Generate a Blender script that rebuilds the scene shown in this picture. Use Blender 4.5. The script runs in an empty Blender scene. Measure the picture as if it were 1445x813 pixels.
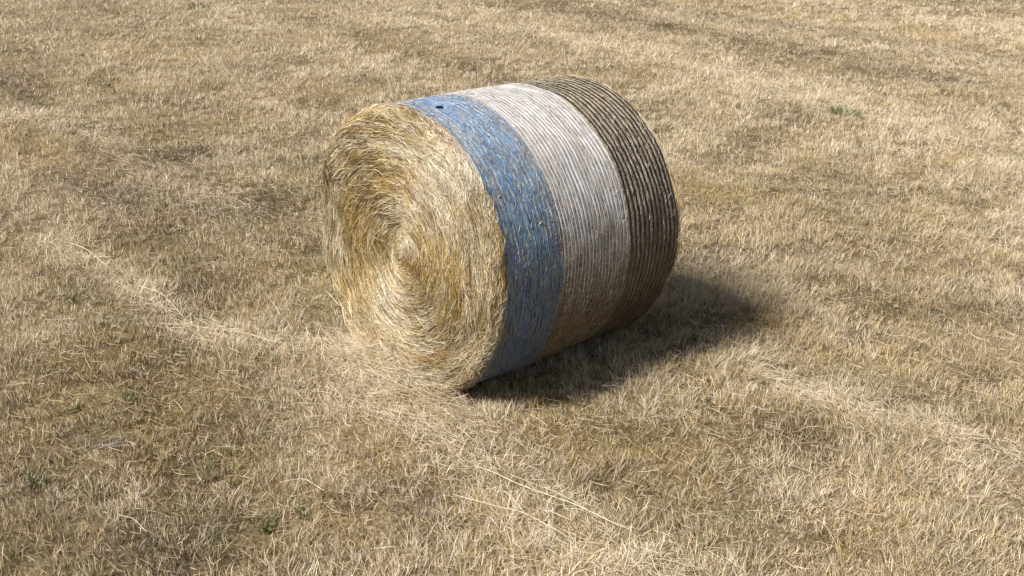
import bpy, math
import numpy as np

rng = np.random.default_rng(7)
PI = math.pi
scene = bpy.context.scene
COL = scene.collection

# ------------------------------------------------------------------ camera figures (solved from the bale's two rims)
CAM_H, PITCH, ROLL, FPX, IW, IH = 2.6484, 0.3882, 0.03, 1600.0, 1445.0, 813.0
BX, BY, YAW, R, L, SINK = -0.0842, 5.6189, 0.7446, 0.721, 1.22, 0.031
AX = np.array([math.cos(YAW), math.sin(YAW), 0.0])        # bale axis, pointing away from the camera
NX = np.array([AX[1], -AX[0], 0.0])                       # across the bale = the way the baler drove
BC = np.array([BX, BY, R - SINK])


def ground_at(px, py):
    x, y = px - IW / 2, py - IH / 2
    c, s = math.cos(ROLL), math.sin(ROLL)
    x, y = x * c + y * s, -x * s + y * c
    d = (x, FPX * math.cos(PITCH) - y * math.sin(PITCH), -FPX * math.sin(PITCH) - y * math.cos(PITCH))
    t = -CAM_H / d[2]
    return np.array([d[0] * t, d[1] * t])


# ------------------------------------------------------------------ noise
_tab = np.random.default_rng(99).random((16, 256, 256))


def vnoise(x, y, seed=0):
    x = np.asarray(x, float) + 1000.3 + 17.7 * seed
    y = np.asarray(y, float) + 1000.7 + 9.1 * seed
    xi, yi = np.floor(x).astype(int), np.floor(y).astype(int)
    fx, fy = x - xi, y - yi
    fx, fy = fx * fx * (3 - 2 * fx), fy * fy * (3 - 2 * fy)
    t = _tab[seed % 16]
    a, b = t[xi & 255, yi & 255], t[(xi + 1) & 255, yi & 255]
    c, d = t[xi & 255, (yi + 1) & 255], t[(xi + 1) & 255, (yi + 1) & 255]
    return (a * (1 - fx) + b * fx) * (1 - fy) + (c * (1 - fx) + d * fx) * fy


def fbm(x, y, scale, seed=0, octs=3):
    v, amp, tot = 0, 1.0, 0
    for o in range(octs):
        v = v + amp * vnoise(x / scale * 2 ** o, y / scale * 2 ** o, seed + o)
        tot += amp
        amp *= 0.55
    return v / tot


def sstep(a, b, v):
    t = np.clip((v - a) / (b - a), 0, 1)
    return t * t * (3 - 2 * t)


# ------------------------------------------------------------------ the field: relief and patches
def blob(x, y, px, py, rx, ry):
    """A soft patch of the field; its extent is given in metres across / along the mowing direction."""
    c = ground_at(px, py)
    dx, dy = x - c[0], y - c[1]
    u = dx * NX[0] + dy * NX[1]
    v = dx * AX[0] + dy * AX[1]
    w = 0.35 * (fbm(x, y, 0.5, 5) - 0.5) * 2
    return np.exp(-((u / ry) ** 2 + (v / rx) ** 2) * (1 + w))


def seg_dist(x, y, pts):
    best = np.full(np.shape(x), 1e9)
    for a, b in zip(pts[:-1], pts[1:]):
        a, b = np.array(a), np.array(b)
        d = b - a
        t = np.clip(((x - a[0]) * d[0] + (y - a[1]) * d[1]) / (d @ d), 0, 1)
        best = np.minimum(best, np.hypot(x - a[0] - t * d[0], y - a[1] - t * d[1]))
    return best


def line(*pix):
    return [ground_at(*p) for p in pix]


# rows of leftover straw, where the baler missed some
ROWS = [(line((70, 345), (150, 385), (262, 465), (380, 490), (500, 500)), 0.13, 1.0),
        (line((540, 560), (640, 640), (760, 720), (930, 800), (1000, 850)), 0.20, 0.75),
        (line((1070, 520), (1150, 560), (1280, 600), (1460, 660)), 0.16, 0.9),
        (line((740, 35), (900, 80), (1050, 110), (1130, 140), (1300, 190), (1460, 230)), 0.30, 0.75),
        (line((1260, 60), (1460, 110)), 0.35, 0.5),
        (line((470, 10), (640, 60), (740, 90)), 0.35, 0.45),
        (line((-10, 190), (120, 200), (250, 260), (330, 300)), 0.25, 0.55)]


def row_mask(x, y):
    m = np.zeros(np.shape(x))
    wob = 0.25 * (fbm(x, y, 0.35, 8) - 0.5)
    for pts, w, s in ROWS:
        m = np.maximum(m, s * np.exp(-((seg_dist(x, y, pts) + wob * w * 4) / w) ** 2))
    return m * sstep(0.30, 0.62, fbm(x, y, 0.35, 2) + 0.22)


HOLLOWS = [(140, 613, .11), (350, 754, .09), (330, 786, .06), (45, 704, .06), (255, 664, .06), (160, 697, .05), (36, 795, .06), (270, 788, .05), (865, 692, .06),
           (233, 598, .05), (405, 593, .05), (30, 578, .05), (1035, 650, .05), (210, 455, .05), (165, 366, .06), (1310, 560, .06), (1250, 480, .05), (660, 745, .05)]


def hollow(x, y):
    m = np.zeros(np.shape(x))
    for a, b, r in HOLLOWS:
        c = ground_at(a, b)
        m = np.maximum(m, np.exp(-(((x - c[0]) / (1.3 * r)) ** 2 + ((y - c[1]) / r) ** 2) ** 1.5))
    return m


def relief(x, y):
    u = x * NX[0] + y * NX[1]
    v = x * AX[0] + y * AX[1]
    z = 0.10 * (fbm(x, y, 2.6, 1) - 0.5) + 0.050 * (fbm(u * 0.45, v, 0.8, 4, 2) - 0.5) + 0.030 * (fbm(x, y, 0.22, 7, 2) - 0.5)
    z = z + 0.04 * np.sin(v * 2.0 + 1.2 * fbm(x, y, 3, 3)) * 0.4
    z = z + 0.14 * blob(x, y, 60, 205, 0.5, 0.9) - 0.11 * blob(x, y, 70, 140, 0.35, 0.9) - 0.05 * blob(x, y, 130, 255, 0.3, 0.9)
    z = z - 0.035 * hollow(x, y)
    q = np.hypot(x - BX, y - BY)
    k = sstep(0.7, 1.5, q)
    far = 1 - sstep(28, 60, np.hypot(x, y))
    return z * k * far


def patches(x, y):
    """0..1 amounts of pale, gold, dark, green growth"""
    u = x * NX[0] + y * NX[1]
    v = x * AX[0] + y * AX[1]
    streak = fbm(u * 0.22, v, 0.55, 3, 3)
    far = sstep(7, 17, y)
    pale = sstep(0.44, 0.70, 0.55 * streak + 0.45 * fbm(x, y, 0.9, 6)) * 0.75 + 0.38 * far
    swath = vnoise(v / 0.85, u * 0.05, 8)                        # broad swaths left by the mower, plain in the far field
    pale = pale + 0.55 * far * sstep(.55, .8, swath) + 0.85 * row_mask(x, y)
    for p in [(60, 170, .28, .6, .8), (170, 160, .3, .5, .6), (30, 275, .2, .5, .6), (290, 80, .3, 1.0, .5), (570, 560, .3, .4, .8), (520, 530, .25, .35, .7),
              (640, 610, .35, .4, .55), (800, 720, .35, .4, .35), (1020, 130, .4, .7, .4), (150, 700, .15, .25, .4), (520, 690, .15, .5, .5),
              (430, 650, .12, .3, .35), (1050, 480, .14, .3, .4), (1000, 250, .35, .5, .4), (1400, 215, .5, .8, .4), (1430, 420, .2, .4, .3), (1050, 690, .2, .3, .3)]:
        pale = pale + p[4] * blob(x, y, *p[:4])
    gold = sstep(0.50, 0.75, fbm(x, y, 0.6, 9)) * (0.55 - 0.3 * far)
    for p in [(40, 215, .22, .5, .9), (550, 640, .2, .3, .7), (1260, 40, .5, 1.8, .5), (250, 640, .3, .5, .4), (990, 280, .3, .4, .5), (380, 390, .35, .5, .5),
              (150, 60, .4, 1.2, .4), (1250, 690, .2, .2, .4), (850, 640, .25, .3, .4), (540, 60, .5, 1.3, .35), (1350, 60, .5, 1.2, .4)]:
        gold = gold + p[4] * blob(x, y, *p[:4])
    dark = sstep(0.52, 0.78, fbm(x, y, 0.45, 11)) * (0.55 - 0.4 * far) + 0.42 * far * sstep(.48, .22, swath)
    for p in [(50, 140, .25, .8, 1.0), (110, 35, .9, 1.6, .55), (160, 275, .25, .8, 1.0), (230, 230, .35, .7, .55), (330, 300, .4, .8, .45), (300, 380, .3, .6, .35), (120, 560, .5, .7, .45), (300, 590, .3, .5, .4), (880, 610, .2, .3, .5), (1000, 600, .3, .4, .3), (1180, 540, .2, .4, .35), (140, 612, .07, .12, 1.0), (350, 750, .1, .16, .9), (250, 660, .18, .3, .5), (60, 700, .16, .25, .5),  # patches over the upper left dips also carry painted relief shading
              (1290, 110, .35, .9, .45), (840, 25, .6, 2.0, .35), (1180, 80, .5, .6, .4), (1240, 290, .3, .5, .4), (1020, 700, .2, .3, .4), (860, 690, .12, .2, .5),
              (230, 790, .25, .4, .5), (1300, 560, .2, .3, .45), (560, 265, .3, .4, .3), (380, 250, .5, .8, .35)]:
        dark = dark + p[4] * blob(x, y, *p[:4])
    green = 0.10 + sstep(0.50, 0.8, fbm(x, y, 0.5, 13)) * 0.5 * (1 - 0.5 * far)
    green = green + 0.5 * blob(x, y, 860, 560, .4, .5) + 0.35 * blob(x, y, 120, 420, .4, .8) + 0.3 * blob(x, y, 150, 640, .6, 1.0)
    c = lambda a: np.clip(a, 0, 1)
    return c(pale), c(gold), c(dark), c(green)


# ------------------------------------------------------------------ mesh helpers
def build_mesh(name, verts, faces3=None, faces4=None, col=None, smooth=False, mat=None):
    me = bpy.data.meshes.new(name)
    verts = np.ascontiguousarray(verts, np.float32)
    f4 = np.zeros((0, 4), np.int32) if faces4 is None else np.asarray(faces4, np.int32)
    f3 = np.zeros((0, 3), np.int32) if faces3 is None else np.asarray(faces3, np.int32)
    loops = np.concatenate([f4.ravel(), f3.ravel()])
    tot = np.concatenate([np.full(len(f4), 4, np.int32), np.full(len(f3), 3, np.int32)])
    start = np.concatenate([[0], np.cumsum(tot)[:-1]]).astype(np.int32)
    me.vertices.add(len(verts))
    me.vertices.foreach_set('co', verts.ravel())
    me.loops.add(len(loops))
    me.loops.foreach_set('vertex_index', loops)
    me.polygons.add(len(tot))
    me.polygons.foreach_set('loop_start', start)
    me.polygons.foreach_set('loop_total', tot)
    if smooth:
        me.polygons.foreach_set('use_smooth', np.ones(len(tot), bool))
    me.update(calc_edges=True)
    if col is not None:
        a = me.color_attributes.new('tint', 'FLOAT_COLOR', 'POINT')
        c4 = np.ones((len(verts), 4), np.float32)
        c4[:, :3] = col
        a.data.foreach_set('color', c4.ravel())
    if mat:
        me.materials.append(mat)
    return me


def link(name, me, parent=None):
    o = bpy.data.objects.new(name, me)
    COL.objects.link(o)
    if parent is not None:
        o.parent = parent
        o.matrix_parent_inverse = parent.matrix_world.inverted()
    return o


def tag(o, label=None, cat=None, group=None, kind=None):
    for k, v in (('label', label), ('category', cat), ('group', group), ('kind', kind)):
        if v:
            o[k] = v
    return o


def blades(base, az, lean, length, width, curl, face, col):
    """Flat tapering blades: base (N,3); az/lean give the direction, curl bends the tip over, face turns the flat side."""
    n = len(base)
    h = np.stack([np.cos(az), np.sin(az), np.zeros(n)], 1)
    up = np.array([0, 0, 1.0])
    d0 = h * np.sin(lean)[:, None] + up * np.cos(lean)[:, None]
    l2 = np.minimum(lean + curl, 1.72)
    d1 = h * np.sin(l2)[:, None] + up * np.cos(l2)[:, None]
    p1 = base + d0 * (length * 0.55)[:, None]
    p2 = p1 + d1 * (length * 0.45)[:, None]
    side = np.stack([-np.sin(face), np.cos(face), 0.25 * np.sin(face * 7)], 1)
    w = (width / 2)[:, None]
    V = np.stack([base - side * w, base + side * w, p1 - side * w, p1 + side * w, p2], 1).reshape(-1, 3)
    i = (np.arange(n) * 5)[:, None]
    f4 = i + np.array([0, 1, 3, 2])
    f3 = i + np.array([2, 3, 4])
    return V, f3, f4, np.repeat(col, 5, 0)


def tubes(P, rad, col, sides=3, taper=True):
    """Round straws along polylines P (N,K,3) with one radius each."""
    n, k, _ = P.shape
    T = np.gradient(P, axis=1)
    T /= np.linalg.norm(T, axis=2, keepdims=True) + 1e-9
    ref = np.where(np.abs(T[..., 2:3]) > 0.9, np.array([1.0, 0, 0]), np.array([0, 0, 1.0]))
    U = np.cross(T, ref)
    U /= np.linalg.norm(U, axis=2, keepdims=True) + 1e-9
    Vv = np.cross(T, U)
    rr = np.repeat(np.asarray(rad)[:, None], k, 1)
    if taper:
        rr = rr * np.concatenate([[0.75], np.ones(k - 2), [0.35]])[None]
    ring = []
    for s in range(sides):
        a = 2 * PI * s / sides
        ring.append(P + (U * math.cos(a) + Vv * math.sin(a)) * rr[..., None])
    V = np.stack(ring, 2).reshape(-1, 3)
    idx = np.arange(n * k * sides).reshape(n, k, sides)
    q = []
    for s in range(sides):
        t = (s + 1) % sides
        q.append(np.stack([idx[:, :-1, s], idx[:, :-1, t], idx[:, 1:, t], idx[:, 1:, s]], -1).reshape(-1, 4))
    return V, np.concatenate(q), np.repeat(col, k * sides, 0)


# ------------------------------------------------------------------ materials
def mat_new(name):
    m = bpy.data.materials.new(name)
    m.use_nodes = True
    nt = m.node_tree
    return m, nt, nt.nodes['Principled BSDF'], nt.nodes['Material Output']


def straw_mat(name, rough=0.5, spec=0.4, transl=0.0):
    m, nt, b, out = mat_new(name)
    a = nt.nodes.new('ShaderNodeAttribute')
    a.attribute_name = 'tint'
    geo = nt.nodes.new('ShaderNodeNewGeometry')
    no = nt.nodes.new('ShaderNodeTexNoise')
    no.inputs['Scale'].default_value = 55
    no.inputs['Detail'].default_value = 2
    nt.links.new(geo.outputs['Position'], no.inputs['Vector'])
    mr = nt.nodes.new('ShaderNodeMapRange')
    mr.inputs['To Min'].default_value = 0.72
    mr.inputs['To Max'].default_value = 1.28
    nt.links.new(no.outputs['Fac'], mr.inputs['Value'])
    mx = nt.nodes.new('ShaderNodeVectorMath')
    mx.operation = 'SCALE'
    nt.links.new(a.outputs['Color'], mx.inputs[0])
    nt.links.new(mr.outputs['Result'], mx.inputs['Scale'])
    nt.links.new(mx.outputs['Vector'], b.inputs['Base Color'])
    b.inputs['Roughness'].default_value = rough
    b.inputs['Specular IOR Level'].default_value = spec
    if transl:
        t = nt.nodes.new('ShaderNodeBsdfTranslucent')
        nt.links.new(mx.outputs['Vector'], t.inputs['Color'])
        ms = nt.nodes.new('ShaderNodeMixShader')
        ms.inputs['Fac'].default_value = transl
        nt.links.new(b.outputs['BSDF'], ms.inputs[1])
        nt.links.new(t.outputs['BSDF'], ms.inputs[2])
        nt.links.new(ms.outputs['Shader'], out.inputs['Surface'])
    return m


M_GRASS = straw_mat('dry_grass_blades', 0.5, 0.4, 0.12)
M_LOOSE = straw_mat('loose_dry_straw', 0.45, 0.45)
M_BALE = straw_mat('baled_straw', 0.27, 1.0)
M_SKIN = straw_mat('weathered_straw', 0.6, 0.3)
M_GREEN = straw_mat('fresh_green_leaf', 0.5, 0.4, 0.25)


def soil_mat():
    m, nt, b, out = mat_new('thatch_and_soil')
    geo = nt.nodes.new('ShaderNodeNewGeometry')
    n1 = nt.nodes.new('ShaderNodeTexNoise')
    n1.inputs['Scale'].default_value = 1.3
    n1.inputs['Detail'].default_value = 6
    n2 = nt.nodes.new('ShaderNodeTexNoise')
    n2.inputs['Scale'].default_value = 60
    n2.inputs['Detail'].default_value = 5
    for n in (n1, n2):
        nt.links.new(geo.outputs['Position'], n.inputs['Vector'])
    ad = nt.nodes.new('ShaderNodeMath')
    ad.operation = 'MULTIPLY_ADD'
    ad.inputs[1].default_value = 0.45
    nt.links.new(n1.outputs['Fac'], ad.inputs[0])
    ml = nt.nodes.new('ShaderNodeMath')
    ml.operation = 'MULTIPLY'
    ml.inputs[1].default_value = 0.55
    nt.links.new(n2.outputs['Fac'], ml.inputs[0])
    nt.links.new(ml.outputs[0], ad.inputs[2])
    cr = nt.nodes.new('ShaderNodeValToRGB')
    e = cr.color_ramp.elements
    e[0].position, e[0].color = 0.34, (0.06, 0.042, 0.026, 1)
    e[1].position, e[1].color = 0.66, (0.32, 0.25, 0.155, 1)
    x = cr.color_ramp.elements.new(0.5)
    x.color = (0.15, 0.112, 0.068, 1)
    nt.links.new(ad.outputs[0], cr.inputs['Fac'])
    at = nt.nodes.new('ShaderNodeAttribute')
    at.attribute_name = 'tint'
    mu = nt.nodes.new('ShaderNodeMix')
    mu.data_type = 'RGBA'
    mu.blend_type = 'MULTIPLY'
    mu.inputs['Factor'].default_value = 1.0
    nt.links.new(cr.outputs['Color'], mu.inputs['A'])
    nt.links.new(at.outputs['Color'], mu.inputs['B'])
    nt.links.new(mu.outputs['Result'], b.inputs['Base Color'])
    b.inputs['Roughness'].default_value = 0.9
    b.inputs['Specular IOR Level'].default_value = 0.1
    bp = nt.nodes.new('ShaderNodeBump')
    bp.inputs['Strength'].default_value = 0.8
    bp.inputs['Distance'].default_value = 0.02
    nt.links.new(n2.outputs['Fac'], bp.inputs['Height'])
    nt.links.new(bp.outputs['Normal'], b.inputs['Normal'])
    return m


def core_mat():
    m, nt, b, out = mat_new('packed_straw')
    tc = nt.nodes.new('ShaderNodeTexCoord')
    n2 = nt.nodes.new('ShaderNodeTexNoise')
    n2.inputs['Scale'].default_value = 45
    n2.inputs['Detail'].default_value = 6
    nt.links.new(tc.outputs['Object'], n2.inputs['Vector'])
    cr = nt.nodes.new('ShaderNodeValToRGB')
    e = cr.color_ramp.elements
    e[0].position, e[0].color = 0.32, (0.075, 0.05, 0.028, 1)
    e[1].position, e[1].color = 0.7, (0.32, 0.23, 0.12, 1)
    nt.links.new(n2.outputs['Fac'], cr.inputs['Fac'])
    nt.links.new(cr.outputs['Color'], b.inputs['Base Color'])
    b.inputs['Roughness'].default_value = 0.9
    return m


def net_mat(name, c, rough=0.4):
    m, nt, b, out = mat_new(name)
    geo = nt.nodes.new('ShaderNodeNewGeometry')
    n2 = nt.nodes.new('ShaderNodeTexNoise')
    n2.inputs['Scale'].default_value = 14
    n2.inputs['Detail'].default_value = 4
    nt.links.new(geo.outputs['Position'], n2.inputs['Vector'])
    cr = nt.nodes.new('ShaderNodeValToRGB')
    e = cr.color_ramp.elements
    e[0].position, e[0].color = 0.3, (*[v * 0.75 for v in c], 1)
    e[1].position, e[1].color = 0.7, (*[min(1, v * 1.2) for v in c], 1)
    nt.links.new(n2.outputs['Fac'], cr.inputs['Fac'])
    nt.links.new(cr.outputs['Color'], b.inputs['Base Color'])
    b.inputs['Roughness'].default_value = rough
    b.inputs['Specular IOR Level'].default_value = 0.5
    return m


# ------------------------------------------------------------------ ground sheet
def axis_coords(lo, hi, step, reach):
    mid = np.arange(lo, hi + 1e-6, step)
    out, d, p = [], step, 0.0
    while p < reach:
        d *= 1.5
        p += d
        out.append(p)
    out = np.array(out)
    return np.concatenate([lo - out[::-1], mid, hi + out])


gx, gy = axis_coords(-13, 13, 0.075, 900), axis_coords(1, 27, 0.075, 900)
GX, GY = np.meshgrid(gx, gy)
GV = np.stack([GX, GY, relief(GX, GY)], -1).reshape(-1, 3)
nx_, ny_ = len(gx), len(gy)
ii = np.arange(nx_ * ny_).reshape(ny_, nx_)
gq = np.stack([ii[:-1, :-1], ii[:-1, 1:], ii[1:, 1:], ii[1:, :-1]], -1).reshape(-1, 4)
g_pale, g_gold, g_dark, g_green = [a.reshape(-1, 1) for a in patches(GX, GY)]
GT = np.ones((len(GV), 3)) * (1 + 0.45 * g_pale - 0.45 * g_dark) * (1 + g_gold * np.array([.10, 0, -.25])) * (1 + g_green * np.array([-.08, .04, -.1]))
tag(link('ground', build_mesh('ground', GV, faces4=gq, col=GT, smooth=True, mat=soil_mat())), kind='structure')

# ------------------------------------------------------------------ dry mown grass
C_PALE = np.array([.67, .57, .415])
C_TAN = np.array([.55, .415, .235])
C_GOLD = np.array([.47, .34, .13])
C_GREY = np.array([.44, .37, .29])
C_OLIVE = np.array([.25, .24, .095])
C_BROWN = np.array([.17, .115, .060])
PAL = np.stack([C_PALE, C_TAN, C_GOLD, C_GREY, C_OLIVE, C_BROWN])


def pick(W):
    """choose one palette row per blade from weights (N,6)"""
    c = np.cumsum(W, 1)
    u = rng.random(len(W)) * c[:, -1]
    k = (u[:, None] > c).sum(1).clip(0, 5)
    col = PAL[k] * (0.78 + 0.44 * rng.random((len(W), 1)))
    return col * (1 + 0.06 * (rng.random((len(W), 3)) - 0.5))


def in_bale(x, y, m=0.0):
    s = (x - BX) * AX[0] + (y - BY) * AX[1]
    n = (x - BX) * NX[0] + (y - BY) * NX[1]
    return (np.abs(s) < L / 2 + m) & (np.abs(n) < 0.24 + m)


def scatter(y0, y1, dens):
    """uniform points over the strip of field the camera could see from y0 to y1, plus a margin for a side step"""
    xw = 0.47 * y1 + 1.6
    n = int(dens * 2 * xw * (y1 - y0))
    return rng.uniform(-xw, xw, n), rng.uniform(y0, y1, n)


ZONES = [(2.9, 5.0, 21000, 1.0), (5.0, 7.0, 18000, 1.0), (7.0, 9.5, 11500, 1.15), (9.5, 13.0, 7000, 1.35), (13.0, 18.0, 3800, 1.7), (18.0, 26.0, 1900, 2.1)]
parts = []
for y0, y1, dens, wk in ZONES:
    per = 11
    tx, ty = scatter(y0, y1, dens / per)
    keep = (rng.random(len(tx)) < 0.27 + 1.4 * sstep(.28, .72, fbm(tx, ty, 0.13, 10, 2))) & (hollow(tx, ty) < rng.random(len(tx)))
    tx, ty = tx[keep], ty[keep]
    tn = len(tx)
    t_az = 2 * PI * (fbm(tx, ty, 1.1, 12, 2) * 2.2) + rng.normal(0, 0.9, tn)
    t_h = 0.045 * (0.35 + 1.3 * fbm(tx, ty, 0.16, 14, 2)) * rng.uniform(0.65, 1.35, tn)
    x = np.repeat(tx, per)
    y = np.repeat(ty, per)
    n = len(x)
    th = rng.uniform(0, 2 * PI, n)
    rr = np.abs(rng.normal(0, 0.015, n)) * math.sqrt(wk)
    x = x + rr * np.cos(th)
    y = y + rr * np.sin(th)
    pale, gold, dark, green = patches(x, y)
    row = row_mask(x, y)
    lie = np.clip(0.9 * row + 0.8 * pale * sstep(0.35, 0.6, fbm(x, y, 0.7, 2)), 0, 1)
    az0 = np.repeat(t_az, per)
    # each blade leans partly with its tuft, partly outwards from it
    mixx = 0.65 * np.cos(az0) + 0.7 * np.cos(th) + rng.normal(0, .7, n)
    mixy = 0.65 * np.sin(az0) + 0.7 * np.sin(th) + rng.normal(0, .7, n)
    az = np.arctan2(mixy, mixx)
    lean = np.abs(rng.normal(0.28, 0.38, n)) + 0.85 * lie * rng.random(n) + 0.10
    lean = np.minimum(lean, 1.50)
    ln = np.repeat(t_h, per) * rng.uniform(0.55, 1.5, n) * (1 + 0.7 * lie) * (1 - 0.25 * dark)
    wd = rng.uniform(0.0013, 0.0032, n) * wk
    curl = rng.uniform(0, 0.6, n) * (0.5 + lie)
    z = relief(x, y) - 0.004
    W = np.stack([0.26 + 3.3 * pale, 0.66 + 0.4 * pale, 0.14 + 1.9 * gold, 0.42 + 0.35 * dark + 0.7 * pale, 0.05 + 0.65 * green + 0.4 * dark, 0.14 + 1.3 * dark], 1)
    kind = pick(W) * (1 - 0.27 * dark - 0.10 * gold)[:, None]          # rank patches are darker, weathered growth; in the dips this paints shade too
    ok = ~in_bale(x, y, -0.02)
    sel = np.nonzero(ok)[0]
    B = np.stack([x, y, z], 1)[sel]
    parts.append(blades(B, az[sel], lean[sel], ln[sel], wd[sel], curl[sel], rng.uniform(0, 2 * PI, len(sel)), kind[sel]))
off, V, F3, F4, CC = 0, [], [], [], []
for v, f3, f4, c in parts:
    V.append(v); F3.append(f3 + off); F4.append(f4 + off); CC.append(c)
    off += len(v)
me = build_mesh('dry_grass', np.concatenate(V), np.concatenate(F3), np.concatenate(F4), np.concatenate(CC), mat=M_GRASS)
tag(link('dry_grass', me), 'short mown dry grass and stubble covering the whole field', kind='stuff')
print('grass blades', off // 5)
del parts, V, F3, F4, CC

# ------------------------------------------------------------------ loose straw lying on the stubble
LX, LY = [], []
for y0, y1, dens in [(2.9, 6.0, 330), (6.0, 10.0, 190), (10.0, 16.0, 90), (16.0, 24.0, 40)]:
    x, y = scatter(y0, y1, dens * 6.0)
    sp = 1.0 * np.exp(-(((x - BX + .62) / .34) ** 2 + ((y - BY + .40) / .42) ** 2))    # trodden litter before the bale's end
    sp = np.maximum(sp, 0.8 * blob(x, y, 585, 580, .22, .34))
    sd = (x - BX) * AX[0] + (y - BY) * AX[1] + L / 2
    sp = np.maximum(sp, 2.2 * np.exp(-((sd + .06) / .15) ** 2 - (((x - BX) * NX[0] + (y - BY) * NX[1]) / .42) ** 2))
    want = 0.22 + 0.78 * np.clip(0.75 * row_mask(x, y) + sp + 0.12 * sstep(.5, .8, fbm(x, y, .6, 15)), 0, 1)
    k = rng.random(len(x)) < want
    LX.append(x[k]); LY.append(y[k])
ns = 4200                                                   # shed straw heaped against the foot of the end face
fs, fn = -L / 2 + 0.03 - np.abs(rng.normal(0, 0.13, ns)), rng.normal(-0.05, 0.30, ns)
LX.append(BX + AX[0] * fs + NX[0] * fn)
LY.append(BY + AX[1] * fs + NX[1] * fn)
x, y = np.concatenate(LX), np.concatenate(LY)
k = ~in_bale(x, y, -0.03)
x, y = x[k], y[k]
n = len(x)
row = row_mask(x, y)
az = np.where(rng.random(n) < 0.25 + 0.5 * row, math.atan2(NX[1], NX[0]) + rng.normal(0, .45, n), rng.uniform(0, 2 * PI, n))
ln = (0.03 + 0.09 * rng.random(n) ** 2) * (1 + 1.3 * row * rng.random(n))
K = 4
t = np.linspace(-0.5, 0.5, K)
bend = rng.normal(0, 0.05, n)
px = x[:, None] + np.cos(az)[:, None] * ln[:, None] * t - np.sin(az)[:, None] * (bend * ln)[:, None] * (t * t * 4)
py = y[:, None] + np.sin(az)[:, None] * ln[:, None] * t + np.cos(az)[:, None] * (bend * ln)[:, None] * (t * t * 4)
fs = (x - BX) * AX[0] + (y - BY) * AX[1] + L / 2 + 0.01
fn = (x - BX) * NX[0] + (y - BY) * NX[1]
pile = 0.17 * np.clip(1 + fs / 0.30, 0, 1) ** 1.4 * (fs < 0.03) * np.exp(-(fn / 0.42) ** 2) * rng.random(n)
pz = relief(x, y)[:, None] + (0.018 + 0.030 * rng.random(n) + pile)[:, None] + (rng.normal(0, 0.16, n) * ln)[:, None] * t
P = np.stack([px, py, np.maximum(pz, relief(px, py) + 0.006)], -1)
cc = np.where((rng.random(n) < 0.35 + 0.45 * row)[:, None], C_PALE * 0.98, C_TAN * 0.9) * (0.8 + 0.35 * rng.random((n, 1)))
wk = 0.0009 * (1 + np.clip((y - 6) / 14, 0, 1) * 0.9)
V, Q, CC = tubes(P, wk * rng.uniform(0.7, 1.5, n), cc)
tag(link('loose_straw', build_mesh('loose_straw', V, faces4=Q, col=CC, smooth=True, mat=M_LOOSE)),
    'loose pale straw lying in thin rows on the stubble', kind='stuff')
print('loose straw', n)

# ------------------------------------------------------------------ the bale
bale = bpy.data.objects.new('hay_bale', None)
COL.objects.link(bale)
bale.location = (BX, BY, 0)
tag(bale, 'round straw bale lying on the field, wrapped in blue, white and black net', 'hay bale')
bpy.context.view_layer.update()

NETS = [(-0.597, -0.228, 14), (-0.224, 0.228, 19), (0.232, 0.606, 12)]
LINES = []
for s0, s1, nn in NETS:
    LINES.append(s0 + (np.arange(nn) + 0.5) / nn * (s1 - s0))
ALL = np.concatenate(LINES)


def lumps(s, phi):
    return 0.012 * (fbm(np.cos(phi) * 2 + 5, np.sin(phi) * 2 + s * 3, 1.0, 4) - 0.5) * 2 + 0.006 * (fbm(phi * R, s * 1.5, 0.14, 6, 2) - 0.5) * 2


def skin_r(s, phi):
    """radius of the straw surface: bulges between the net's strands, rounds off at the rims"""
    d = np.min(np.abs(np.asarray(s)[..., None] - ALL), -1)
    rib = 0.0042 * sstep(0.0, 0.013, d)
    edge = np.clip((np.abs(s) - (L / 2 - 0.04)) / 0.04, 0, 1.3)
    return R - 0.006 + rib + lumps(s, phi) - 0.022 * edge ** 2


def on_bale(s, phi, r):
    s, phi, r = np.broadcast_arrays(s, phi, r)
    z = np.maximum(BC[2] + r * np.sin(phi), 0.004)
    return np.stack([BC[0] + AX[0] * s + NX[0] * r * np.cos(phi), BC[1] + AX[1] * s + NX[1] * r * np.cos(phi), z], -1)


def face_out(rho, phi):
    """how far the straw of the end face stands out: a wound spiral of steps, loose lumps, rounded rim, hollow heart"""
    turn = (rho / 0.17 - phi / (2 * PI)) % 1.0
    turn = np.where(turn < .8, turn / .8, (1 - turn) / .2)
    step = 0.014 * (turn - 0.5) * sstep(0.05, 0.22, rho) * fbm(np.cos(phi) * 2, np.sin(phi) * 2, 1.0, 8)
    lump = 0.075 * (fbm(rho * np.cos(phi), rho * np.sin(phi), 0.34, 2, 2) - 0.5) + 0.032 * (fbm(rho * np.cos(phi), rho * np.sin(phi), 0.10, 9, 2) - 0.5)
    heart = -0.035 * np.exp(-((rho - 0.13) / 0.055) ** 2) * (0.35 + 0.65 * sstep(-0.3, 0.8, np.cos(phi - 2.6))) + 0.02 * np.exp(-(rho / 0.09) ** 2)
    rim = -0.035 * np.clip((rho - (R - 0.05)) / 0.05, 0, 1.2) ** 2
    return 0.022 + step + lump + heart + rim


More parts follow.
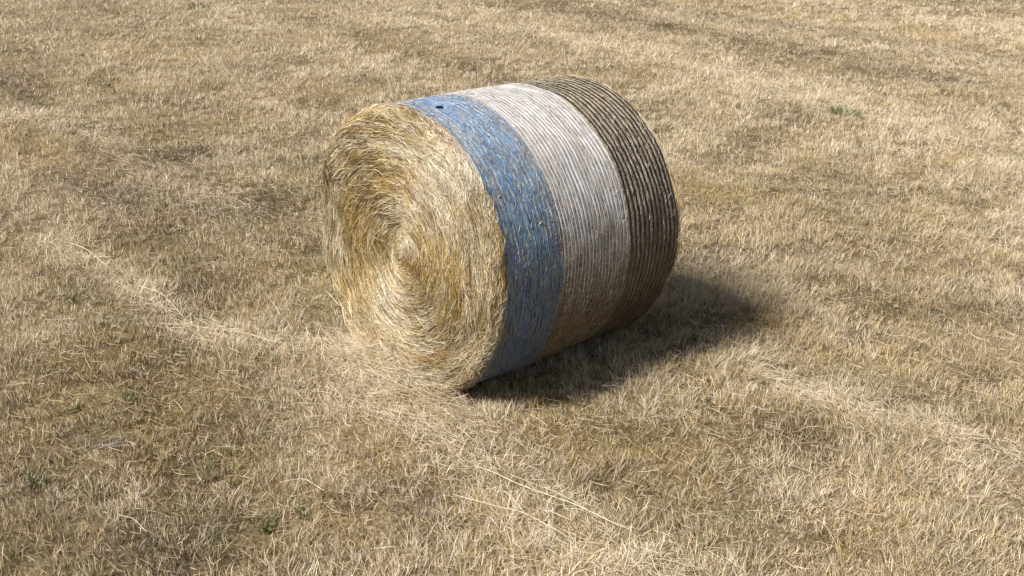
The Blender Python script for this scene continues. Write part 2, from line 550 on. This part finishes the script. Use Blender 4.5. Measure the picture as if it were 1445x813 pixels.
# packed core: drum and two ends in one skin
S_, P_ = np.linspace(-L / 2 + 0.01, L / 2 - 0.01, 200), np.linspace(0, 2 * PI, 321)[:-1]
SS, PP = np.meshgrid(S_, P_, indexing='ij')
drum = on_bale(SS, PP, skin_r(SS, PP) - 0.003)
rhos = np.linspace(R - 0.03, 0.0, 40)
RR, P2 = np.meshgrid(rhos, P_, indexing='ij')
front = on_bale(-(L / 2 - 0.012 + face_out(RR, P2) - 0.010), P2, RR)
back = on_bale(L / 2 - 0.02 + 0.3 * face_out(RR, P2), P2, RR)
rings = np.concatenate([front[::-1], drum, back])
m, kk = rings.shape[:2]
idx = np.arange(m * kk).reshape(m, kk)
nxt = np.roll(idx, -1, 1)
q = np.stack([idx[:-1], nxt[:-1], nxt[1:], idx[1:]], -1).reshape(-1, 4)
M_CORE = core_mat()
link('straw_core', build_mesh('straw_core', rings.reshape(-1, 3), faces4=q, smooth=True, mat=M_CORE), bale)

# fibres of the two ends
C_STRAW = np.array([[.73, .65, .48], [.58, .47, .28], [.49, .335, .10], [.46, .385, .275], [.25, .155, .055], [.33, .30, .13]])


def end_face(n, sign, full):
    per = 8
    nb = n // per
    n = nb * per
    brho = R * np.sqrt(rng.random(nb)) * 1.005
    brho = np.where(rng.random(nb) < 0.10, 0.17 * np.sqrt(rng.random(nb)), brho)
    bphi = rng.uniform(0, 2 * PI, nb)
    rho = np.clip(np.repeat(brho, per) + rng.normal(0, .006, n), 0.002, R * 1.005)
    phi = np.repeat(bphi, per) + rng.normal(0, 0.035, n) / np.maximum(rho, .06)
    b_out = np.repeat(0.022 * rng.random(nb) ** 1.3, per)
    b_tilt = np.repeat(rng.normal(0, 0.13, nb) + (rng.random(nb) < 0.05) * rng.normal(0, 0.6, nb), per)
    b_val = np.repeat(rng.uniform(0.62, 1.2, nb), per)
    b_ld = np.repeat(rng.normal(0, 0.06, nb), per)
    ln = rng.uniform(0.05, 0.19, n) * np.clip(0.35 + rho / 0.3, 0.35, 1)
    tilt = 0.10 + 0.42 * (fbm(rho * np.cos(phi), rho * np.sin(phi), 0.20, 7, 2) - 0.5) + b_tilt + rng.normal(0, 0.08, n) + (rng.random(n) < 0.04) * rng.normal(0, 0.7, n)
    K = 6
    t = np.linspace(-0.5, 0.5, K)[None]
    # walk along the winding: tangential, drifting slowly in or out
    dphi = (ln / np.maximum(rho, 0.05) * np.cos(tilt))[:, None] * t
    rr = np.maximum(rho[:, None] + (ln * np.sin(tilt))[:, None] * t + 0.03 * (rng.random((n, 1)) - .5) * (t * t * 4), 0.004)
    stray = rng.random(n) < np.where(rho > R - .06, 0.07, 0.05)
    rr = rr + np.where(stray[:, None], np.abs(dphi) ** 2 * rr * 0.5, 0)          # straight straws leave the curve
    rr = np.minimum(rr, R + 0.002 + np.where(stray, .032 if full else .02, .006 if full else 0.0)[:, None] * rng.random((n, 1)) ** 2)
    pp = phi[:, None] + dphi
    o = face_out(rr, pp) if full else 0.3 * face_out(rr, pp)
    o = o + (b_out + 0.007 * rng.random(n))[:, None] + ((b_ld + rng.normal(0, 0.04, n)) * ln)[:, None] * t + np.where(stray, 0.02 * rng.random(n), 0)[:, None] * (t + 0.5)
    P = on_bale(sign * (L / 2 - 0.012 + o), pp, rr)
    g = fbm(rr[:, 2] * 2.2, pp[:, 2] * rr[:, 2] * 0.5, 0.16, 3, 2)
    lay = fbm(rho * 3, phi * 0.4, 0.3, 12, 2)
    W = np.stack([0.9 * (1.3 - g), 0.7 + 0 * g, 0.30 + 3.2 * sstep(.46, .66, lay), 0.35 + 0 * g, 0.20 + 1.4 * sstep(.5, .75, g), 0.05 + 0 * g], 1)
    c = np.cumsum(W, 1)
    k = (rng.random(n)[:, None] * c[:, -1:] > c).sum(1).clip(0, 5)
    col = C_STRAW[k] * (0.72 + 0.5 * rng.random((n, 1))) * b_val[:, None]
    return tubes(P, rng.uniform(0.0006, 0.0014, n), col)


v, q, c = end_face(72000, -1, True)
link('straw_face', build_mesh('straw_face', v, faces4=q, col=c, smooth=True, mat=M_BALE), bale)
v, q, c = end_face(7000, 1, False)
link('straw_face', build_mesh('straw_face', v, faces4=q, col=c, smooth=True, mat=M_BALE), bale)

# straw showing through the net
n = 80000
s = rng.uniform(-L / 2, L / 2, n)
phi = rng.uniform(0, 2 * PI, n)
ln = rng.uniform(0.018, 0.075, n)
tilt = rng.normal(0, 0.6, n)
K = 4
t = np.linspace(-.5, .5, K)[None]
ss = np.clip(s[:, None] + (ln * np.sin(tilt))[:, None] * t, -L / 2 - 0.004, L / 2 + 0.012)
pp = phi[:, None] + (ln * np.cos(tilt))[:, None] * t / R
lift = (rng.random(n) < 0.008) * rng.uniform(0.0, 0.025, n)
rr = skin_r(ss, pp) + (0.0032 * rng.random(n))[:, None] - 0.001 + lift[:, None] * (t + .5)
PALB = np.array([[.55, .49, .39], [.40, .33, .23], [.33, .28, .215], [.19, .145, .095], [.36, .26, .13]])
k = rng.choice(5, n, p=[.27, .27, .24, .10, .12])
low = sstep(0.45, -0.45, np.sin(phi) + 0.5 * (fbm(phi, s * 4, 0.4, 5) - .5))[:, None]     # straw tone darker and browner low on the flanks
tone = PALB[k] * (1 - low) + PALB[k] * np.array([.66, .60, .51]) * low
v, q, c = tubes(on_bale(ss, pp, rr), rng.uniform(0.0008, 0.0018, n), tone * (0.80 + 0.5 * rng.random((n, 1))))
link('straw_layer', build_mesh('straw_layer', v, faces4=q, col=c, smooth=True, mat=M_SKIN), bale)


# the three widths of net: long strands sunk between ribs of straw, fine threads zigzagging across
def net_band(s0, s1, rows, mat, label, strands, wid, zig_layers, zw, zmat, fade=False, zfade=None):
    Vs, Qs, off = [], [], 0
    ph = np.linspace(0, 2 * PI, 420)[:-1]

    def strip(sc, w, lift):
        nonlocal off
        a = on_bale(sc - w / 2, ph, skin_r(sc, ph) + lift)
        m_ = on_bale(sc, ph, skin_r(sc, ph) + lift + 0.0004)
        b = on_bale(sc + w / 2, ph, skin_r(sc, ph) + lift)
        r = np.stack([a, m_, b], 1)
        i = np.arange(len(ph) * 3).reshape(-1, 3) + off
        j = np.roll(i, -1, 0)
        for e in (0, 1):
            Qs.append(np.stack([i[:, e], i[:, e + 1], j[:, e + 1], j[:, e]], -1))
        Vs.append(r.reshape(-1, 3))
        off += r.size // 3

    for li, row_s in enumerate(rows):
        s0d = int(rng.integers(0, 9999))
        shared = (0.003 if 0 < li < len(rows) - 1 else 0.014) * (fbm(np.cos(ph) * 2.0 + s0d, np.sin(ph) * 2.0 + s0d * .37, 1.0, 5, 2) - 0.5)
        for k in range(strands):
            sd = int(rng.integers(0, 9999))
            wob = shared + 0.0028 * (fbm(np.cos(ph) * 2.5 + sd, np.sin(ph) * 2.5 + sd * .37, 1.0, k, 2) - 0.5) + rng.normal(0, 0.0011)
            thin = wid * (0.7 + 0.6 * fbm(np.cos(ph) * 5 + sd * .7, np.sin(ph) * 5 + sd, 1.0, k + 3, 2))
            sink = 0.0060 * sstep(.68, .80, fbm(np.cos(ph) * 7 + sd, np.sin(ph) * 7, 1.0, k + 5, 2))
            if fade:                                             # low on the flanks the straw has pushed out over the strands
                sink = sink + 0.0065 * sstep(0.45, -0.40, np.sin(ph) + 0.5 * (fbm(np.cos(ph) * 6 + sd, np.sin(ph) * 6, 1.0, 2) - .5))
            strip(row_s + wob, thin, 0.0050 + 0.0008 * k - sink)
    n_strand = sum(len(q_) for q_ in Qs)
    # zigzag threads
    pitch = (s1 - s0) / len(rows)
    edges = np.concatenate([[s0], rows, [s1]])
    for lay in range(zig_layers):
        nz = 330
        base = np.arange(nz) / nz * 2 * PI
        for g in range(len(edges) - 1):
            a0, a1 = edges[g], edges[g + 1]
            ph0 = base + rng.uniform(0, 2 * PI / nz)
            for flip in (0, 1):
                pa = ph0 + (PI / nz if flip else 0)
                if zfade is not None:
                    pa = pa[np.sin(pa) + rng.normal(0, .3, nz) > zfade]
                pb = pa + PI / nz
                nq = len(pa)
                sa, sb = (a1, a0) if flip else (a0, a1)
                tt = np.linspace(0, 1, 4)
                sc = sa + (sb - sa) * tt[None] + rng.normal(0, .0012, (nq, 1))
                pc = pa[:, None] + (pb - pa)[:, None] * tt[None]
                rad = skin_r(sc, pc) + 0.0028 + 0.002 * rng.random((nq, 1))
                w = zw / R / 2
                A = on_bale(sc, pc - w, rad)
                B = on_bale(sc, pc + w, rad)
                r = np.stack([A, B], 2)
                i = np.arange(nq * 8).reshape(nq, 4, 2) + off
                Qs.append(np.stack([i[:, :-1, 0], i[:, :-1, 1], i[:, 1:, 1], i[:, 1:, 0]], -1).reshape(-1, 4))
                Vs.append(r.reshape(-1, 3))
                off += nq * 8
    o = link('net_band', build_mesh('net_band', np.concatenate(Vs), faces4=np.concatenate(Qs), smooth=True, mat=mat), bale)
    o.data.materials.append(zmat)
    mi = np.zeros(len(o.data.polygons), np.int32)
    mi[n_strand:] = 1
    o.data.polygons.foreach_set('material_index', mi)
    o['label'] = label


N_BLUE = net_mat('blue_net', (0.02, 0.29, 0.72))
N_WHITE = net_mat('white_net', (0.73, 0.74, 0.78))
N_BLACK = net_mat('black_net', (0.012, 0.012, 0.014))
net_band(*NETS[0][:2], LINES[0], N_BLUE, 'blue net band next to the open straw face', 3, 0.0037, 1, 0.0007, net_mat('sheen_blue_thread', (0.34, 0.45, 0.62)), zfade=0.3)  # pale threads, kept to the top, put the net's sky sheen into colour
net_band(*NETS[1][:2], LINES[1], N_WHITE, 'white net band round the middle of the bale', 3, 0.0041, 2, 0.0007, N_WHITE, True, 0.2)
net_band(*NETS[2][:2], LINES[2], N_BLACK, 'black net band at the far end of the bale', 3, 0.0068, 1, 0.0008, N_BLACK)

# ------------------------------------------------------------------ dark speck of debris on top of the blue net
n = 7
ph = math.radians(82.5)
top = on_bale(np.array([-0.461]), np.array([ph]), skin_r(np.array([-0.461]), np.array([ph])) + 0.012)[0]
P = top - np.array([0, 0, .004]) + rng.normal(0, .004, (n, 1, 3)) + np.linspace(-.5, .5, 4)[None, :, None] * (AX * 0.9 + NX * 0.1 + rng.normal(0, .25, (n, 1, 3))) * 0.030
v, q, c = tubes(P, np.full(n, 0.003), np.tile([.012, .009, .012], (n, 1)), sides=5)
tag(link('plant_scrap', build_mesh('plant_scrap', v, faces4=q, col=c, smooth=True, mat=M_SKIN)),
    'small dark shrivelled plant scrap lying on top of the blue net', 'plant scrap')

# ------------------------------------------------------------------ long single stalks one can pick out
STALKS = [
    ([(671, 671), (745, 700), (820, 730), (891, 762)], 'longest pale straw stalk, lying diagonally across the grass before the bale', .0026),
    ([(720, 683), (770, 704), (830, 733)], 'pale straw stalk hugging the upper side of the longest stalk before the bale', .0018),
    ([(638, 709), (700, 725), (740, 735), (802, 772)], 'long pale stalk lying below and left of the longest stalk', .0022),
    ([(705, 700), (720, 714), (739, 734)], 'short whitish stalk crossing onto the long stalk in the foreground', .0022),
    ([(889, 757), (886, 785), (879, 812)], 'whitish stalk standing upright at the bottom edge, right of centre', .0024),
    ([(100, 355), (125, 367), (156, 388)], 'thick pale stalk at the upper end of the straw row on the left', .0030),
    ([(196, 416), (232, 432), (262, 464)], 'pale bent stalk at the lower end of the straw row on the left', .0026),
    ([(229, 475), (290, 478), (349, 476)], 'straight thin stalk lying level below the straw row on the left', .0018),
    ([(315, 478), (355, 489), (398, 499)], 'pale stalk ending near the bale, right end of the left straw row', .0022),
    ([(375, 427), (386, 445), (399, 464)], 'thin leaning stalk in the grass left of the straw face', .0018),
    ([(448, 467), (458, 482), (474, 501)], 'pale stalk leaning against the foot of the straw face', .0022),
    ([(460, 428), (468, 436), (481, 446)], 'whitish short stalk sticking out beside the left rim of the bale', .0028),
    ([(398, 697), (433, 691), (458, 707)], 'pale arched stalk beside the dark hollow at bottom left', .0024),
    ([(168, 738), (190, 745), (208, 762)], 'thin curved stalk near the bottom left corner', .0017),
    ([(329, 575), (360, 578), (395, 581)], 'greenish straight stalk lying level in the grass at lower left', .0016),
    ([(1325, 664), (1350, 668), (1367, 686)], 'thin bent stalk low on the right, under the straw row', .0016),
    ([(1245, 474), (1275, 482), (1306, 496)], 'long thin stalk lying right of the bale shadow', .0018),
    ([(1364, 479), (1375, 482), (1388, 489)], 'short whitish stalk near the right edge, beyond the long thin one', .0028),
]
for pix, lab, rad in STALKS:
    g = np.array([ground_at(*p) for p in pix])
    tt = np.linspace(0, len(g) - 1, 9)
    xy = np.stack([np.interp(tt, np.arange(len(g)), g[:, i]) for i in (0, 1)], 1)
    xy[1:-1] = (xy[:-2] + 2 * xy[1:-1] + xy[2:]) / 4
    z = relief(xy[:, 0], xy[:, 1]) + 0.066 + 0.006 * np.sin(np.linspace(0, 5, 9) + rng.random() * 6)
    P = np.concatenate([xy, z[:, None]], 1)
    if 'standing upright' in lab:
        base = ground_at(879, 812)
        P = np.stack([np.array([base[0] + 0.03 * k + 0.006 * math.sin(5 * k), base[1] + 0.05 * k, 0.02 + 0.19 * k]) for k in np.linspace(0, 1, 9)])
    colr = np.array([[.66, .58, .40]]) if 'greenish' not in lab else np.array([[.42, .42, .22]])
    v, q, c = tubes(P[None], [rad * 0.62], colr, sides=5)
    v2 = v - P[0]
    o = link('straw_stalk', build_mesh('straw_stalk', v2, faces4=q, col=c, smooth=True, mat=M_LOOSE))
    o.location = P[0]
    tag(o, lab, 'straw stalk', 'loose straw stalks on the field')


# ------------------------------------------------------------------ green weeds that survived the mowing
def weed(px, py, spread, nb, ln, lab, col, wd=0.006, stretch=1.0, name='green_weed', cat='weed', group='green weeds in the dry grass', lean=0.55, fixed_az=None):
    g = ground_at(px, py)
    r = spread * np.sqrt(rng.random(nb))
    th = rng.uniform(0, 2 * PI, nb)
    u, v = r * np.cos(th) * stretch, r * np.sin(th)
    x, y = u * NX[0] + v * AX[0], u * NX[1] + v * AX[1]
    z = relief(g[0] + x, g[1] + y) - relief(g[0], g[1]) + 0.002
    az = th + rng.normal(0, .8, nb) if fixed_az is None else rng.normal(fixed_az, .25, nb)
    cc = np.array(col) * (0.7 + 0.6 * rng.random((nb, 1)))
    V, f3, f4, c = blades(np.stack([x, y, z], 1), az, np.abs(rng.normal(lean, .25, nb)), ln * rng.uniform(.6, 1.3, nb), wd * rng.uniform(.6, 1.3, nb), rng.uniform(.1, .8, nb), rng.uniform(0, 2 * PI, nb), c_ := cc)
    o = link(name, build_mesh(name, V, f3, f4, c, mat=M_GREEN))
    o.location = (g[0], g[1], float(relief(g[0], g[1])))
    tag(o, lab, cat, group)


G1, G2, G3 = (.125, .15, .06), (.16, .17, .08), (.20, .21, .08)
weed(1193, 164, .085, 170, .10, 'bright green grass patch beyond the bale on the right', (.17, .21, .08), .008, 2.0)
weed(53, 680, .035, 40, .075, 'dark green weed in the bottom left corner of the field', G1)
weed(181, 566, .03, 26, .065, 'bluish green weed on the left, right above the dark hollow', G2)
weed(279, 640, .02, 18, .07, 'small blue green weed in the lower left grass, right of the dark hollow', G1)
weed(378, 735, .03, 34, .075, 'green weed beside the deep dark hollow at bottom left', G1)
weed(379, 570, .028, 26, .07, 'green weed standing alone left of the bale foot', G2)
weed(545, 545, .012, 12, .055, 'tiny olive leaf tuft at the foot of the straw face', G3, .009)
weed(458, 516, .03, 24, .06, 'olive weed left of the foot of the straw face', G2)
weed(108, 428, .04, 34, .06, 'dull green weed under the straw row on the left', G2)
weed(146, 122, .05, 40, .09, 'dark green weed near the dark dip at upper left', G1, .008)
weed(146 * 2 - 9, 12, .17, 120, .10, 'faint olive weed patch at the top edge, left of centre', G2, .011)
weed(102, 575, .022, 24, .06, 'yellow green tuft with white tip left of the dark hollow', G3)
weed(430, 724, .03, 28, .07, 'grass green weed right of the deep hollow at bottom left', G2)
weed(140, 618, .06, 42, .11, 'flattened grey dead plant lying in the dark hollow at left', (.21, .19, .19), .005, 1.3, 'dead_plant', 'dead plant', None, 1.2, math.radians(8))

# ------------------------------------------------------------------ light, sky, camera
to_sun = -AX * 1.0 + NX * -0.15
azim = math.atan2(to_sun[0], to_sun[1])                    # clockwise from +Y
EL = math.radians(45.5)
sun = bpy.data.lights.new('sun', 'SUN')
sun.energy = 5.0
sun.angle = math.radians(17)
sun.color = (1.0, 0.965, 0.91)
so = bpy.data.objects.new('sun', sun)
COL.objects.link(so)
so.rotation_euler = (PI / 2 - EL, 0, -azim + PI)
so.location = (0, 0, 20)

w = bpy.data.worlds.new('World')
scene.world = w
w.use_nodes = True
nt = w.node_tree
sky = nt.nodes.new('ShaderNodeTexSky')
sky.sky_type = 'NISHITA'
sky.sun_disc = False
sky.sun_elevation = EL
sky.sun_rotation = azim
sky.dust_density = 2.0
bg = nt.nodes['Background']
bg.inputs['Strength'].default_value = 0.06
hs = nt.nodes.new('ShaderNodeHueSaturation')                # thin high cloud: a paler, greyer sky
hs.inputs['Saturation'].default_value = 0.6
nt.links.new(sky.outputs['Color'], hs.inputs['Color'])
nt.links.new(hs.outputs['Color'], bg.inputs['Color'])

cam = bpy.data.cameras.new('camera')
cam.sensor_width = 36.0
cam.lens = 36.0 * FPX / IW
cam.clip_end = 3000
co = bpy.data.objects.new('camera', cam)
COL.objects.link(co)
co.location = (0, 0, CAM_H)
from mathutils import Matrix
co.matrix_world = Matrix.Translation((0, 0, CAM_H)) @ Matrix.Rotation(PI / 2 - PITCH, 4, 'X') @ Matrix.Rotation(ROLL, 4, 'Z')
scene.camera = co

scene.view_settings.view_transform = 'Standard'
scene.view_settings.look = 'None'
scene.view_settings.exposure = 0.6
scene.view_settings.gamma = 1
scene.view_settings.use_curve_mapping = False
scene.cycles.max_bounces = 6
scene.cycles.diffuse_bounces = 3
scene.cycles.transmission_bounces = 3
scene.cycles.glossy_bounces = 2
